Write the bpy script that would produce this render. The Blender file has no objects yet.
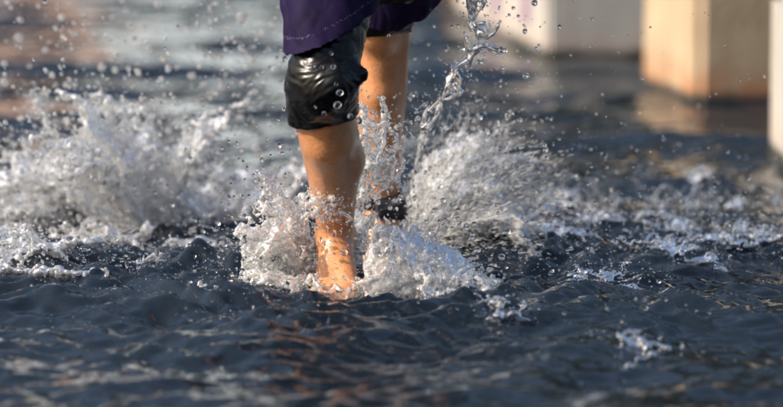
import bpy, math, random
import numpy as np
import openvdb
from mathutils import Vector, Matrix

R = math.radians
rng = np.random.default_rng(7)
random.seed(7)
scene = bpy.context.scene
col = scene.collection

# ------------------------------------------------------------------ camera, sky, sun, exposure
F, CX, CY = 3440.0, 391.5, 203.5            # focal length and centre in photograph pixels
CAM_H, PITCH, FOCUS = 1.2, R(7.12), 8.0
cam = bpy.data.cameras.new('camera')
cam.sensor_width = 36.0
cam.lens = 36.0 * F / 783.0
cam.clip_start = 0.1
cam.clip_end = 6000
cam.dof.use_dof = True
cam.dof.focus_distance = 7.98
cam.dof.aperture_fstop = 1.9
cam_o = bpy.data.objects.new('camera', cam)
cam_o.location = (0, 0, CAM_H)
cam_o.rotation_euler = (math.pi / 2 - PITCH, 0, 0)
col.objects.link(cam_o)
scene.camera = cam_o

SUN_AZ, SUN_EL = R(-107), R(38)             # azimuth from +Y towards +X; the sun stands straight off to the left
sd = Vector((math.sin(SUN_AZ) * math.cos(SUN_EL), math.cos(SUN_AZ) * math.cos(SUN_EL), math.sin(SUN_EL)))
world = bpy.data.worlds.new('World')
scene.world = world
world.use_nodes = True
wn = world.node_tree.nodes
sky = wn.new('ShaderNodeTexSky')
sky.sky_type = 'NISHITA'
sky.sun_disc = False
sky.sun_elevation = SUN_EL
sky.sun_rotation = SUN_AZ
sky.dust_density = 5.0
sky.ozone_density = 1.0
wn['Background'].inputs[1].default_value = 0.14
world.node_tree.links.new(sky.outputs[0], wn['Background'].inputs[0])
sun = bpy.data.lights.new('sun', 'SUN')
sun.energy = 5.0
sun.angle = R(0.6)
sun.color = (1.0, 0.90, 0.76)
sun_o = bpy.data.objects.new('sun', sun)
sun_o.rotation_euler = sd.to_track_quat('Z', 'Y').to_euler()
sun_o.location = (-10, -10, 20)
col.objects.link(sun_o)
scene.view_settings.view_transform = 'Standard'
scene.view_settings.look = 'None'
scene.view_settings.gamma = 1.0
scene.view_settings.exposure = 0.36
cy = scene.cycles
cy.max_bounces = 16
cy.transmission_bounces = 14
cy.glossy_bounces = 6
cy.transparent_max_bounces = 16
cy.sample_clamp_indirect = 6.0
cy.sample_clamp_direct = 0.0
cy.blur_glossy = 0.3
cy.use_denoising = True

FWD = np.array([0, math.cos(PITCH), -math.sin(PITCH)])
UP = np.array([0, math.sin(PITCH), math.cos(PITCH)])
RT = np.array([1.0, 0, 0])
CAM = np.array([0, 0, CAM_H])


def P(px, py, Y):
    """photograph pixel at distance Y (metres along the ground) -> world point"""
    d = FWD * F + RT * (px - CX) + UP * (CY - py)
    return CAM + d * (Y / d[1])


def G(px, py, z=0.0):
    """photograph pixel on the water (height z) -> world point"""
    d = FWD * F + RT * (px - CX) + UP * (CY - py)
    return CAM + d * ((z - CAM_H) / d[2])


# ------------------------------------------------------------------ helpers
def tag(o, label=None, cat=None, group=None, kind=None):
    for k, v in (('label', label), ('category', cat), ('group', group), ('kind', kind)):
        if v:
            o[k] = v
    return o


def link(name, me, mat=None, parent=None):
    o = bpy.data.objects.new(name, me)
    col.objects.link(o)
    if mat and me is not None and not me.materials:
        me.materials.append(mat)
    if parent:
        o.parent = parent
    return o


def mesh_np(name, verts, faces, smooth=True):
    """faces: list of int arrays (n,3) or (n,4)"""
    me = bpy.data.meshes.new(name)
    verts = np.asarray(verts, np.float32)
    me.vertices.add(len(verts))
    me.vertices.foreach_set('co', verts.ravel())
    loops, starts, tot = [], [], 0
    for f in faces:
        f = np.asarray(f, np.int32)
        if len(f) == 0:
            continue
        loops.append(f.ravel())
        starts.append(tot + np.arange(len(f)) * f.shape[1])
        tot += f.size
    loops = np.concatenate(loops)
    starts = np.concatenate(starts)
    me.loops.add(len(loops))
    me.loops.foreach_set('vertex_index', loops)
    me.polygons.add(len(starts))
    me.polygons.foreach_set('loop_start', starts.astype(np.int32))
    me.update(calc_edges=True)
    me.validate()
    me.polygons.foreach_set('use_smooth', np.full(len(me.polygons), smooth))
    return me


_perm = np.random.default_rng(3).permutation(256)
_perm = np.concatenate([_perm, _perm, _perm])
_g3 = np.random.default_rng(4).normal(size=(256, 3))
_g3 /= np.linalg.norm(_g3, axis=1)[:, None]


def noise(x, y, z=0.0):
    """gradient noise, about -0.7..0.7"""
    x, y, z = np.broadcast_arrays(np.asarray(x, float), np.asarray(y, float), np.asarray(z, float))
    xi, yi, zi = (np.floor(a).astype(int) for a in (x, y, z))
    xf, yf, zf = x - xi, y - yi, z - zi
    u, v, w = (t * t * t * (t * (t * 6 - 15) + 10) for t in (xf, yf, zf))
    out = 0
    for dx in (0, 1):
        for dy in (0, 1):
            for dz in (0, 1):
                h = _perm[_perm[_perm[(xi + dx) & 255] + ((yi + dy) & 255)] + ((zi + dz) & 255)]
                g = _g3[h]
                val = g[..., 0] * (xf - dx) + g[..., 1] * (yf - dy) + g[..., 2] * (zf - dz)
                out = out + val * (u if dx else 1 - u) * (v if dy else 1 - v) * (w if dz else 1 - w)
    return out


def iso_mesh(name, fld, origin, vox, iso=0.0, adapt=0.0):
    """field < iso is inside"""
    g = openvdb.FloatGrid(float(fld.max()))
    g.copyFromArray(np.ascontiguousarray(fld, np.float32))
    pts, tris, quads = g.convertToPolygons(iso, adapt)
    v = np.asarray(pts) * vox + np.asarray(origin)
    return v, np.asarray(tris).reshape(-1, 3)[:, ::-1], np.asarray(quads).reshape(-1, 4)[:, ::-1]


def blob_mesh(name, pts, rad, vox, raw=False):
    """liquid surface round a cloud of blobs (metaballs on a grid)"""
    pts = np.asarray(pts, float)
    rad = np.maximum(np.asarray(rad, float), 0.95 * vox)
    lo = pts.min(0) - 0.06
    n = np.ceil((pts.max(0) + 0.06 - lo) / vox).astype(int) + 1
    fld = np.zeros(n[0] * n[1] * n[2], np.float32)
    K = np.ceil(2 * rad / vox).astype(int)
    for k in np.unique(K):
        m = K == k
        p, r = pts[m], rad[m]
        b = np.floor((p - lo) / vox).astype(np.int64)
        off = np.arange(-k, k + 1)
        ox, oy, oz = (a.ravel() for a in np.meshgrid(off, off, off, indexing='ij'))
        step = max(1, int(4e6 // len(ox)))
        for i in range(0, len(p), step):
            bb, pp, rr = b[i:i + step], p[i:i + step], r[i:i + step]
            ix = bb[:, 0, None] + ox
            iy = bb[:, 1, None] + oy
            iz = bb[:, 2, None] + oz
            d2 = ((ix * vox + lo[0] - pp[:, 0, None]) ** 2 + (iy * vox + lo[1] - pp[:, 1, None]) ** 2
                  + (iz * vox + lo[2] - pp[:, 2, None]) ** 2)
            w = np.clip(1 - d2 / (4 * rr[:, None] ** 2), 0, None) ** 2
            ok = (w > 0) & (ix >= 0) & (iy >= 0) & (iz >= 0) & (ix < n[0]) & (iy < n[1]) & (iz < n[2])
            flat = ((ix * n[1] + iy) * n[2] + iz)[ok]
            np.add.at(fld, flat, w[ok].astype(np.float32))
    fld = -np.minimum(fld, 3.0).reshape(n)
    v, t, q = iso_mesh(name, fld, lo, vox, -0.5625, 0.12)
    if raw:
        return v, [t, q]
    return mesh_np(name, v, [t, q])


def icosphere(sub):
    t = (1 + 5 ** .5) / 2
    v = [(-1, t, 0), (1, t, 0), (-1, -t, 0), (1, -t, 0), (0, -1, t), (0, 1, t), (0, -1, -t), (0, 1, -t), (t, 0, -1), (t, 0, 1), (-t, 0, -1), (-t, 0, 1)]
    f = [(0, 11, 5), (0, 5, 1), (0, 1, 7), (0, 7, 10), (0, 10, 11), (1, 5, 9), (5, 11, 4), (11, 10, 2), (10, 7, 6), (7, 1, 8),
         (3, 9, 4), (3, 4, 2), (3, 2, 6), (3, 6, 8), (3, 8, 9), (4, 9, 5), (2, 4, 11), (6, 2, 10), (8, 6, 7), (9, 8, 1)]
    v = [np.array(a) / np.linalg.norm(a) for a in v]
    for _ in range(sub):
        cache, nf = {}, []

        def mid(a, b):
            k = (min(a, b), max(a, b))
            if k not in cache:
                m = v[a] + v[b]
                v.append(m / np.linalg.norm(m))
                cache[k] = len(v) - 1
            return cache[k]
        for a, b, c in f:
            ab, bc, ca = mid(a, b), mid(b, c), mid(c, a)
            nf += [(a, ab, ca), (b, bc, ab), (c, ca, bc), (ab, bc, ca)]
        f = nf
    return np.array(v), np.array(f)


ICO0, ICO1, ICO2 = icosphere(0), icosphere(1), icosphere(2)


def drops_mesh(name, pts, rad, axes=None, stretch=None, ico=ICO1, wob=0.22, seed=1, raw=False):
    """many droplets joined in one mesh; axes = unit directions they are drawn out along"""
    r = np.random.default_rng(seed)
    V, Fc = ico
    n = len(pts)
    v = np.repeat(V[None], n, 0)
    a, b, c = (r.normal(size=(n, 3)) for _ in range(3))
    lump = 1 + wob * (np.sin(np.einsum('nij,nj->ni', v, a) * 1.6) * 0.6 + np.sin(np.einsum('nij,nj->ni', v, b) * 2.2) * 0.4)
    v = v * lump[..., None]
    if axes is not None:
        d = np.einsum('nij,nj->ni', v, axes)
        v = v + axes[:, None, :] * (d * (stretch[:, None] - 1))[..., None]
    v = v * np.asarray(rad)[:, None, None] + np.asarray(pts)[:, None, :]
    f = (Fc[None] + (np.arange(n) * len(V))[:, None, None]).reshape(-1, 3)
    if raw:
        return v.reshape(-1, 3), f
    return mesh_np(name, v.reshape(-1, 3), [f])


# ------------------------------------------------------------------ materials
def new_mat(name):
    m = bpy.data.materials.new(name)
    m.use_nodes = True
    nt = m.node_tree
    return m, nt, nt.nodes['Principled BSDF'], nt.nodes['Material Output']


def nd(nt, t, **kw):
    n = nt.nodes.new(t)
    for k, v in kw.items():
        if k.startswith('i_'):
            key = k[2:]
            n.inputs[int(key) if key.isdigit() else key].default_value = v
        else:
            setattr(n, k, v)
    return n


def ramp(nt, stops):
    n = nt.nodes.new('ShaderNodeValToRGB')
    e = n.color_ramp.elements
    while len(e) < len(stops):
        e.new(0.5)
    for x, (p, c) in zip(e, stops):
        x.position = p
        x.color = (*c, 1) if len(c) == 3 else c
    return n


def mat_water():
    m, nt, b, out = new_mat('open_water')
    L = nt.links.new
    b.inputs['Base Color'].default_value = (0.007, 0.012, 0.019, 1)
    b.inputs['Roughness'].default_value = 0.02
    b.inputs['IOR'].default_value = 1.333
    tc = nd(nt, 'ShaderNodeTexCoord')
    n1 = nd(nt, 'ShaderNodeTexNoise', i_Scale=30.0, i_Detail=2.0, i_Roughness=0.5, i_Distortion=0.8)
    n2 = nd(nt, 'ShaderNodeTexNoise', i_Scale=3.0, i_Detail=3.0)
    L(tc.outputs['Object'], n1.inputs['Vector'])
    L(tc.outputs['Object'], n2.inputs['Vector'])
    add = nd(nt, 'ShaderNodeMath', operation='MULTIPLY_ADD', i_1=4.0)
    L(n2.outputs['Fac'], add.inputs[0])
    L(n1.outputs['Fac'], add.inputs[2])
    bp = nd(nt, 'ShaderNodeBump', i_Strength=0.14, i_Distance=0.010)
    L(add.outputs[0], bp.inputs['Height'])
    L(bp.outputs[0], b.inputs['Normal'])
    return m


def mat_clear():
    m, nt, b, out = new_mat('clear_water')
    b.inputs['Base Color'].default_value = (0.97, 0.985, 1.0, 1)
    b.inputs['Roughness'].default_value = 0.0
    b.inputs['IOR'].default_value = 1.333
    b.inputs['Transmission Weight'].default_value = 1.0
    return m


def mat_froth(name, white, rough=0.12):
    """water full of small air bubbles: part clear, part scattering"""
    m, nt, b, out = new_mat(name)
    L = nt.links.new
    b.inputs['Base Color'].default_value = (0.97, 0.985, 1.0, 1)
    b.inputs['Roughness'].default_value = rough * 0.3
    b.inputs['IOR'].default_value = 1.333
    b.inputs['Transmission Weight'].default_value = 1.0
    di = nd(nt, 'ShaderNodeBsdfDiffuse', i_Color=(0.90, 0.89, 0.87, 1))
    tr = nd(nt, 'ShaderNodeBsdfTranslucent', i_Color=(0.90, 0.89, 0.87, 1))
    mx = nd(nt, 'ShaderNodeMixShader', i_0=0.4)
    L(di.outputs[0], mx.inputs[1])
    L(tr.outputs[0], mx.inputs[2])
    tc = nd(nt, 'ShaderNodeTexCoord')
    no = nd(nt, 'ShaderNodeTexNoise', i_Scale=55.0, i_Detail=5.0, i_Roughness=0.65)
    L(tc.outputs['Object'], no.inputs['Vector'])
    mr = nd(nt, 'ShaderNodeMapRange', i_1=0.35, i_2=0.65, i_3=max(0, white - 0.3), i_4=min(1, white + 0.3))
    L(no.outputs['Fac'], mr.inputs[0])
    mix = nd(nt, 'ShaderNodeMixShader')
    L(mr.outputs[0], mix.inputs[0])
    L(b.outputs[0], mix.inputs[1])
    L(mx.outputs[0], mix.inputs[2])
    L(mix.outputs[0], out.inputs['Surface'])
    bp = nd(nt, 'ShaderNodeBump', i_Strength=0.5, i_Distance=0.004)
    n2 = nd(nt, 'ShaderNodeTexNoise', i_Scale=140.0, i_Detail=3.0)
    L(tc.outputs['Object'], n2.inputs['Vector'])
    L(n2.outputs['Fac'], bp.inputs['Height'])
    for s in (b, di):
        L(bp.outputs[0], s.inputs['Normal'])
    return m


def mat_skin():
    m, nt, b, out = new_mat('wet_skin')
    L = nt.links.new
    tc = nd(nt, 'ShaderNodeTexCoord')
    no = nd(nt, 'ShaderNodeTexNoise', i_Scale=14.0, i_Detail=5.0, i_Roughness=0.6)
    L(tc.outputs['Object'], no.inputs['Vector'])
    cr = ramp(nt, [(0.3, (0.42, 0.172, 0.068)), (0.7, (0.60, 0.275, 0.12))])
    L(no.outputs['Fac'], cr.inputs[0])
    fr = nd(nt, 'ShaderNodeTexNoise', i_Scale=160.0, i_Detail=4.0, i_Roughness=0.7)
    L(tc.outputs['Object'], fr.inputs['Vector'])
    fm = nd(nt, 'ShaderNodeMapRange', i_1=0.3, i_2=0.7, i_3=0.72, i_4=1.12)
    L(fr.outputs['Fac'], fm.inputs[0])
    mm = nd(nt, 'ShaderNodeVectorMath', operation='SCALE')
    L(cr.outputs[0], mm.inputs[0])
    L(fm.outputs[0], mm.inputs['Scale'])
    L(mm.outputs[0], b.inputs['Base Color'])
    b.inputs['Roughness'].default_value = 0.36
    b.inputs['Subsurface Weight'].default_value = 0.15
    b.inputs['Subsurface Radius'].default_value = (0.01, 0.004, 0.002)
    b.inputs['Subsurface Scale'].default_value = 0.6
    b.inputs['Coat Weight'].default_value = 0.8
    b.inputs['Coat Roughness'].default_value = 0.09
    b.inputs['Coat IOR'].default_value = 1.33
    n2 = nd(nt, 'ShaderNodeTexNoise', i_Scale=70.0, i_Detail=5.0, i_Roughness=0.6)
    L(tc.outputs['Object'], n2.inputs['Vector'])
    bp = nd(nt, 'ShaderNodeBump', i_Strength=0.3, i_Distance=0.004)
    bc = nd(nt, 'ShaderNodeBump', i_Strength=0.6, i_Distance=0.006)
    L(n2.outputs['Fac'], bp.inputs['Height'])
    L(n2.outputs['Fac'], bc.inputs['Height'])
    L(bp.outputs[0], b.inputs['Normal'])
    L(bc.outputs[0], b.inputs['Coat Normal'])
    return m


def mat_cloth(name, c, rough, coat, spec=.5):
    m, nt, b, out = new_mat(name)
    L = nt.links.new
    tc = nd(nt, 'ShaderNodeTexCoord')
    no = nd(nt, 'ShaderNodeTexNoise', i_Scale=25.0, i_Detail=4.0)
    L(tc.outputs['Object'], no.inputs['Vector'])
    cr = ramp(nt, [(0.3, tuple(x * 0.65 for x in c)), (0.7, tuple(x * 1.25 for x in c))])
    L(no.outputs['Fac'], cr.inputs[0])
    L(cr.outputs[0], b.inputs['Base Color'])
    b.inputs['Roughness'].default_value = rough
    b.inputs['Coat Weight'].default_value = coat
    b.inputs['Coat Roughness'].default_value = 0.1
    b.inputs['Specular IOR Level'].default_value = spec
    wv = nd(nt, 'ShaderNodeTexNoise', i_Scale=450.0, i_Detail=2.0)
    L(tc.outputs['Object'], wv.inputs['Vector'])
    bp = nd(nt, 'ShaderNodeBump', i_Strength=0.22, i_Distance=0.0015)
    L(wv.outputs['Fac'], bp.inputs['Height'])
    L(bp.outputs[0], b.inputs['Normal'])
    return m


def mat_concrete(name, c0, c1, stain, wet_shade_z=0.05, stain_amt=0.6, rust=0.25):
    m, nt, b, out = new_mat(name)
    L = nt.links.new
    geo = nd(nt, 'ShaderNodeNewGeometry')
    tc = nd(nt, 'ShaderNodeTexCoord')
    no = nd(nt, 'ShaderNodeTexNoise', i_Scale=5.0, i_Detail=6.0, i_Roughness=0.6)
    L(tc.outputs['Object'], no.inputs['Vector'])
    cr = ramp(nt, [(0.3, c0), (0.7, c1)])
    L(no.outputs['Fac'], cr.inputs[0])
    # drip streaks and rust stains
    mp = nd(nt, 'ShaderNodeMapping')
    mp.inputs['Scale'].default_value = (14, 14, 1.2)
    L(tc.outputs['Object'], mp.inputs[0])
    st = nd(nt, 'ShaderNodeTexNoise', i_Scale=1.0, i_Detail=4.0)
    L(mp.outputs[0], st.inputs['Vector'])
    sm = nd(nt, 'ShaderNodeMapRange', i_1=0.5, i_2=0.75, i_3=0.0, i_4=stain_amt)
    L(st.outputs['Fac'], sm.inputs[0])
    mx = nd(nt, 'ShaderNodeMix', data_type='RGBA')
    L(sm.outputs[0], mx.inputs['Factor'])
    L(cr.outputs[0], mx.inputs['A'])
    mx.inputs['B'].default_value = (*stain, 1)
    # dark band above the water: wet algae plus shadow put into the colour
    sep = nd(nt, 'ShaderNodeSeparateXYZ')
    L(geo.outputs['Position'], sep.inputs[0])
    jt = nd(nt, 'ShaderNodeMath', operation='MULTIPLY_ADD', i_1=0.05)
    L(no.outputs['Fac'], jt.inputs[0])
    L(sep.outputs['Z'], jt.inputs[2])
    al = nd(nt, 'ShaderNodeMapRange', i_1=wet_shade_z + 0.012, i_2=wet_shade_z + 0.045, i_3=1.0, i_4=0.0)
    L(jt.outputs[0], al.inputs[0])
    rz = nd(nt, 'ShaderNodeMapRange', i_1=0.06, i_2=0.2, i_3=1.0, i_4=0.0)     # rust creeping up from the waterline
    L(sep.outputs['Z'], rz.inputs[0])
    rn = nd(nt, 'ShaderNodeTexNoise', i_Scale=9.0, i_Detail=4.0)
    L(tc.outputs['Object'], rn.inputs['Vector'])
    rm = nd(nt, 'ShaderNodeMapRange', i_1=0.34, i_2=0.56, i_3=0.0, i_4=rust)
    L(rn.outputs['Fac'], rm.inputs[0])
    rx = nd(nt, 'ShaderNodeMath', operation='MULTIPLY')
    L(rz.outputs[0], rx.inputs[0])
    L(rm.outputs[0], rx.inputs[1])
    mr_ = nd(nt, 'ShaderNodeMix', data_type='RGBA')
    L(rx.outputs[0], mr_.inputs['Factor'])
    L(mx.outputs['Result'], mr_.inputs['A'])
    mr_.inputs['B'].default_value = (0.30, 0.11, 0.04, 1)
    mx = mr_
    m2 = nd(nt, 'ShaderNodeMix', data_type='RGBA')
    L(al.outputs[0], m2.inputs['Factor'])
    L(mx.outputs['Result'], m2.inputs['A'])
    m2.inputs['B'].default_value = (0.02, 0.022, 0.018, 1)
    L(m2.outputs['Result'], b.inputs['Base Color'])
    b.inputs['Roughness'].default_value = 0.8
    bp = nd(nt, 'ShaderNodeBump', i_Strength=0.4, i_Distance=0.01)
    n3 = nd(nt, 'ShaderNodeTexNoise', i_Scale=40.0, i_Detail=6.0)
    L(tc.outputs['Object'], n3.inputs['Vector'])
    L(n3.outputs['Fac'], bp.inputs['Height'])
    L(bp.outputs[0], b.inputs['Normal'])
    return m


WATER, CLEAR = mat_water(), mat_clear()
FROTH = mat_froth('aerated_water', 0.13)
FOAM = mat_froth('white_froth', 0.30)
FANW = mat_froth('fine_spray', 0.6)
SPRAY = mat_froth('spray_water', 0.20)
PLUME = mat_froth('plume_water', 0.07)
LOBE = mat_froth('lobe_water', 0.09)
SKIN = mat_skin()
BLACK = mat_cloth('wet_black_fabric', (0.002, 0.002, 0.0025), 0.26, 0.0, spec=.28)
PURPLE = mat_cloth('wet_purple_fabric', (0.0085, 0.004, 0.029), 0.75, 0.0, spec=.12)
STITCH = mat_cloth('purple_thread', (0.022, 0.018, 0.06), 0.6, 0.0)
RUBBER = mat_cloth('black_strap', (0.008, 0.008, 0.01), 0.4, 0.2)
PLASTIC = mat_cloth('dark_plastic', (0.02, 0.02, 0.025), 0.3, 0.3)

# ------------------------------------------------------------------ water
FOOT = P(341, 262, 7.95)
FOOT[2] = 0
REAR = P(385, 245, 8.5)
REAR[2] = 0


def waves(x, y):
    r = np.random.default_rng(11)
    h = np.zeros_like(x)
    for i in range(64):
        lam = 0.06 * (1.3 / 0.06) ** r.random()
        th = R(90) + r.normal() * 0.9
        k = 2 * math.pi / lam
        a = 0.0042 * lam ** 0.85 * (0.6 + 0.8 * r.random())
        ph = k * (x * math.cos(th) + y * math.sin(th)) + r.random() * 6.28
        ph = ph + 1.2 * noise(x * 1.1 / max(lam, .25), y * 1.1 / max(lam, .25), i * 3.7)
        s = np.sin(ph)
        h += a * (s + 0.35 * (1 - np.abs(s)) ** 2)
    return h


def axis(segs):
    out = []
    for a, b, st in segs:
        out.append(np.arange(a, b, st))
    out.append([segs[-1][1]])
    return np.concatenate(out)


def grow(a, b, st, k=1.5):
    out, s = [a], st
    while out[-1] < b:
        s *= k
        out.append(min(b, out[-1] + s))
    return np.array(out)


xin = axis([(-2.9, -1.15, 0.018), (-1.15, 1.15, 0.009), (1.15, 2.9, 0.018)])
yin = axis([(5.6, 7.0, 0.015), (7.0, 9.2, 0.0105), (9.2, 12.0, 0.022), (12.0, 20.0, 0.045)])
xs = np.concatenate([-grow(2.9, 2500, 0.03)[::-1], xin[1:-1], grow(2.9, 2500, 0.03)])
ys = np.concatenate([-grow(-5.6, 2500, 0.03)[::-1], yin[1:-1], grow(20.0, 2500, 0.05)])
Xg, Yg = np.meshgrid(xs, ys, indexing='ij')
inner = (np.abs(Xg) < 4) & (Yg > 4.5) & (Yg < 23)
Z = np.zeros_like(Xg)
xi_, yi_ = Xg[inner], Yg[inner]
fade = np.clip((4 - np.abs(xi_)) / 1.0, 0, 1) * np.clip((yi_ - 4.5) / 1.0, 0, 1) * np.clip((23 - yi_) / 3.0, 0, 1)
df = np.hypot(xi_ - FOOT[0], yi_ - FOOT[1])
dr = np.hypot(xi_ - REAR[0], yi_ - REAR[1])
dl = np.hypot((xi_ + 0.62) / 1.0, (yi_ - 8.35) / 1.0)
chop = np.exp(-(np.minimum(np.minimum(df, dr), dl) / 0.62) ** 2)
h = waves(xi_, yi_) * (1 + 0.5 * chop)
# short steep chop, stronger where the water is churned
w1 = noise(xi_ * 2.2, yi_ * 2.2, 5.0) * 0.35
w2 = noise(xi_ * 2.2, yi_ * 2.2, 9.0) * 0.35
for fq, am, zz in ((4.0, 0.012, 1.3), (9.0, 0.010, 4.1), (19.0, 0.0095, 7.7), (36.0, 0.0040, 2.2)):
    rid = 1 - 2.6 * np.sqrt(.004 + noise((xi_ + w1) * fq * .5 + yi_ * fq * .2, (yi_ + w2) * fq * 1.0, zz) ** 2)
    patch = .75 + .9 * noise(xi_ * 1.7 + zz, yi_ * 1.1, 3.3)
    near = np.exp(-((yi_ - 8.3) / 1.2) ** 2)
    h += am * (rid - 0.45) * (0.34 + .5 * near * patch + 0.95 * chop)
# swell rising towards the churned water on one side of the runner, and a hump in front of the foot
h += 0.022 * np.exp(-(((xi_ + 0.75) / 0.5) ** 2 + ((yi_ - 8.25) / 0.33) ** 2))
h += 0.012 * np.exp(-(((xi_ + 0.10) / 0.6) ** 2 + ((yi_ - 7.45) / 0.22) ** 2))
h += -0.03 * np.exp(-(df / 0.16) ** 2) - 0.03 * np.exp(-(((xi_ - 0.28) / 0.15) ** 2 + ((yi_ - 8.3) / 0.15) ** 2))
# steep little wake ridges running aslant in front of the runner
w_d = np.array([.58, -.81])
w_n = np.array([.81, .58])
for ox, oy, lam, am, wd in ((-.62, 8.15, .12, .017, .42), (-.30, 7.70, .085, .015, .40), (.45, 7.7, .13, .022, .45), (-.9, 7.3, .11, .018, .4)):
    al = (xi_ - ox) * w_d[0] + (yi_ - oy) * w_d[1]
    ac = (xi_ - ox) * w_n[0] + (yi_ - oy) * w_n[1]
    ac = ac + .10 * noise(xi_ * 2.6, yi_ * 2.6, 6.0) + .035 * noise(xi_ * 8, yi_ * 8, 1.0)
    crest = (1 - np.abs(np.sin(math.pi * ac / lam))) ** 1.6
    h += am * (crest - .3) * np.exp(-(ac / wd) ** 2 - (al / (1.5 * wd)) ** 2) * (.7 + .8 * noise(xi_ * 4, yi_ * 4, 12.))
# rings leaving the feet
for dd, ph0 in ((df, 0.4), (dr, 1.9)):
    h += 0.011 * np.sin(dd * 46 + ph0 + 1.5 * noise(xi_ * 3, yi_ * 3, 2.0)) * np.exp(-((dd - 0.42) / 0.28) ** 2)
h *= 1 - .2 * np.clip((yi_ - 9.2) / 2.0, 0, 1)
# longer crests over the far water
far_w = np.clip((yi_ - 9.3) / 1.5, 0, 1)
for lam, am, zz in ((1.5, .015, 1.), (.9, .010, 2.), (.55, .006, 3.)):
    h += far_w * am * np.sin(2 * math.pi * (yi_ + .12 * xi_) / lam + 5.0 * noise(xi_ * .55 / lam, yi_ * .8 / lam, zz))
Z[inner] = h * fade
nx, ny = Xg.shape
idx = np.arange(nx * ny).reshape(nx, ny)
quads = np.stack([idx[:-1, :-1], idx[1:, :-1], idx[1:, 1:], idx[:-1, 1:]], -1).reshape(-1, 4)
water = link('water', mesh_np('water', np.stack([Xg, Yg, Z], -1).reshape(-1, 3), [quads]), WATER)
tag(water, 'dark blue grey rippled water covering the whole ground', 'water', kind='structure')


def water_z(x, y):
    i = np.clip(np.searchsorted(xs, x), 0, nx - 1)
    j = np.clip(np.searchsorted(ys, y), 0, ny - 1)
    return Z[i, j]


# ------------------------------------------------------------------ concrete blocks
def block(name, corner, psi, wide, deep, z1, mat, label, chamfer=0.02):
    """upright block standing in the water; corner = its near left corner"""
    import bmesh
    bm = bmesh.new()
    bmesh.ops.create_cube(bm, size=1.0)
    for v in bm.verts:
        v.co = Vector(((v.co.x + .5) * wide, (v.co.y + .5) * deep, -0.6 + (v.co.z + .5) * (z1 + .6)))
    bmesh.ops.bevel(bm, geom=bm.edges[:], offset=chamfer, segments=3, affect='EDGES')
    me = bpy.data.meshes.new(name)
    bm.to_mesh(me)
    bm.free()
    me.polygons.foreach_set('use_smooth', np.full(len(me.polygons), False))
    o = link(name, me, mat)
    o.location = (corner[0], corner[1], 0)
    o.rotation_euler = (0, 0, psi)
    tag(o, label, 'block', 'concrete blocks standing in the water')
    return o


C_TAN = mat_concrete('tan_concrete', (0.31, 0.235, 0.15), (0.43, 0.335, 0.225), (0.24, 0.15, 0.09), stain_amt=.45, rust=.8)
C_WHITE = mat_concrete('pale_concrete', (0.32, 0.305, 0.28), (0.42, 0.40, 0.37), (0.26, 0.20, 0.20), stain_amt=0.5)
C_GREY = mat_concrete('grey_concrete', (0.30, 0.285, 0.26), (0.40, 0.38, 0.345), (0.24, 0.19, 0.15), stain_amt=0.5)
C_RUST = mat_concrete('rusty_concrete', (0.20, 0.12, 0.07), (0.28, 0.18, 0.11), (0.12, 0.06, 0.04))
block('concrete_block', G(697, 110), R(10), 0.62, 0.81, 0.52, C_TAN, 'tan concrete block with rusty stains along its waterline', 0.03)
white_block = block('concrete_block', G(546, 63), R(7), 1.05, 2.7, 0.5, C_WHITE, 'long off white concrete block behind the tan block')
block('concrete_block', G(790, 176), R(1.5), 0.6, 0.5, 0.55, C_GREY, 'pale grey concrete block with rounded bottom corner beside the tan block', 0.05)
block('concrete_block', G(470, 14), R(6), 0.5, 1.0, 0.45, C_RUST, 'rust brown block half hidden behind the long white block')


# ------------------------------------------------------------------ unseen far shore, added for its reflections in the water
def plain(name, c, rough=.8):
    m, nt, b, out = new_mat(name)
    tc = nd(nt, 'ShaderNodeTexCoord')
    no = nd(nt, 'ShaderNodeTexNoise', i_Scale=1.2, i_Detail=6.0)
    nt.links.new(tc.outputs['Object'], no.inputs['Vector'])
    cr = ramp(nt, [(0.3, tuple(x * .85 for x in c)), (0.7, tuple(min(1, x * 1.1) for x in c))])
    nt.links.new(no.outputs['Fac'], cr.inputs[0])
    nt.links.new(cr.outputs[0], b.inputs['Base Color'])
    b.inputs['Roughness'].default_value = rough
    return m


def box(name, lo, hi, mat, parent=None):
    lo, hi = np.array(lo, float), np.array(hi, float)
    v = np.array([[(lo, hi)[i][0], (lo, hi)[j][1], (lo, hi)[k][2]] for i in (0, 1) for j in (0, 1) for k in (0, 1)])
    f = np.array([[0, 1, 3, 2], [4, 6, 7, 5], [0, 4, 5, 1], [2, 3, 7, 6], [0, 2, 6, 4], [1, 5, 7, 3]])
    return link(name, mesh_np(name, v, [f], smooth=False), mat, parent)


GLASS = plain('dark_window', (.03, .035, .04), .15)
STONE = plain('quay_stone', (.30, .26, .22))
ROOF = plain('clay_roof', (.24, .11, .07))
quay = box('quay_wall', (-400, 44, -1), (400, 75, .7), STONE)
tag(quay, 'unseen low stone quay wall along the far side of the water', 'wall')


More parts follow.
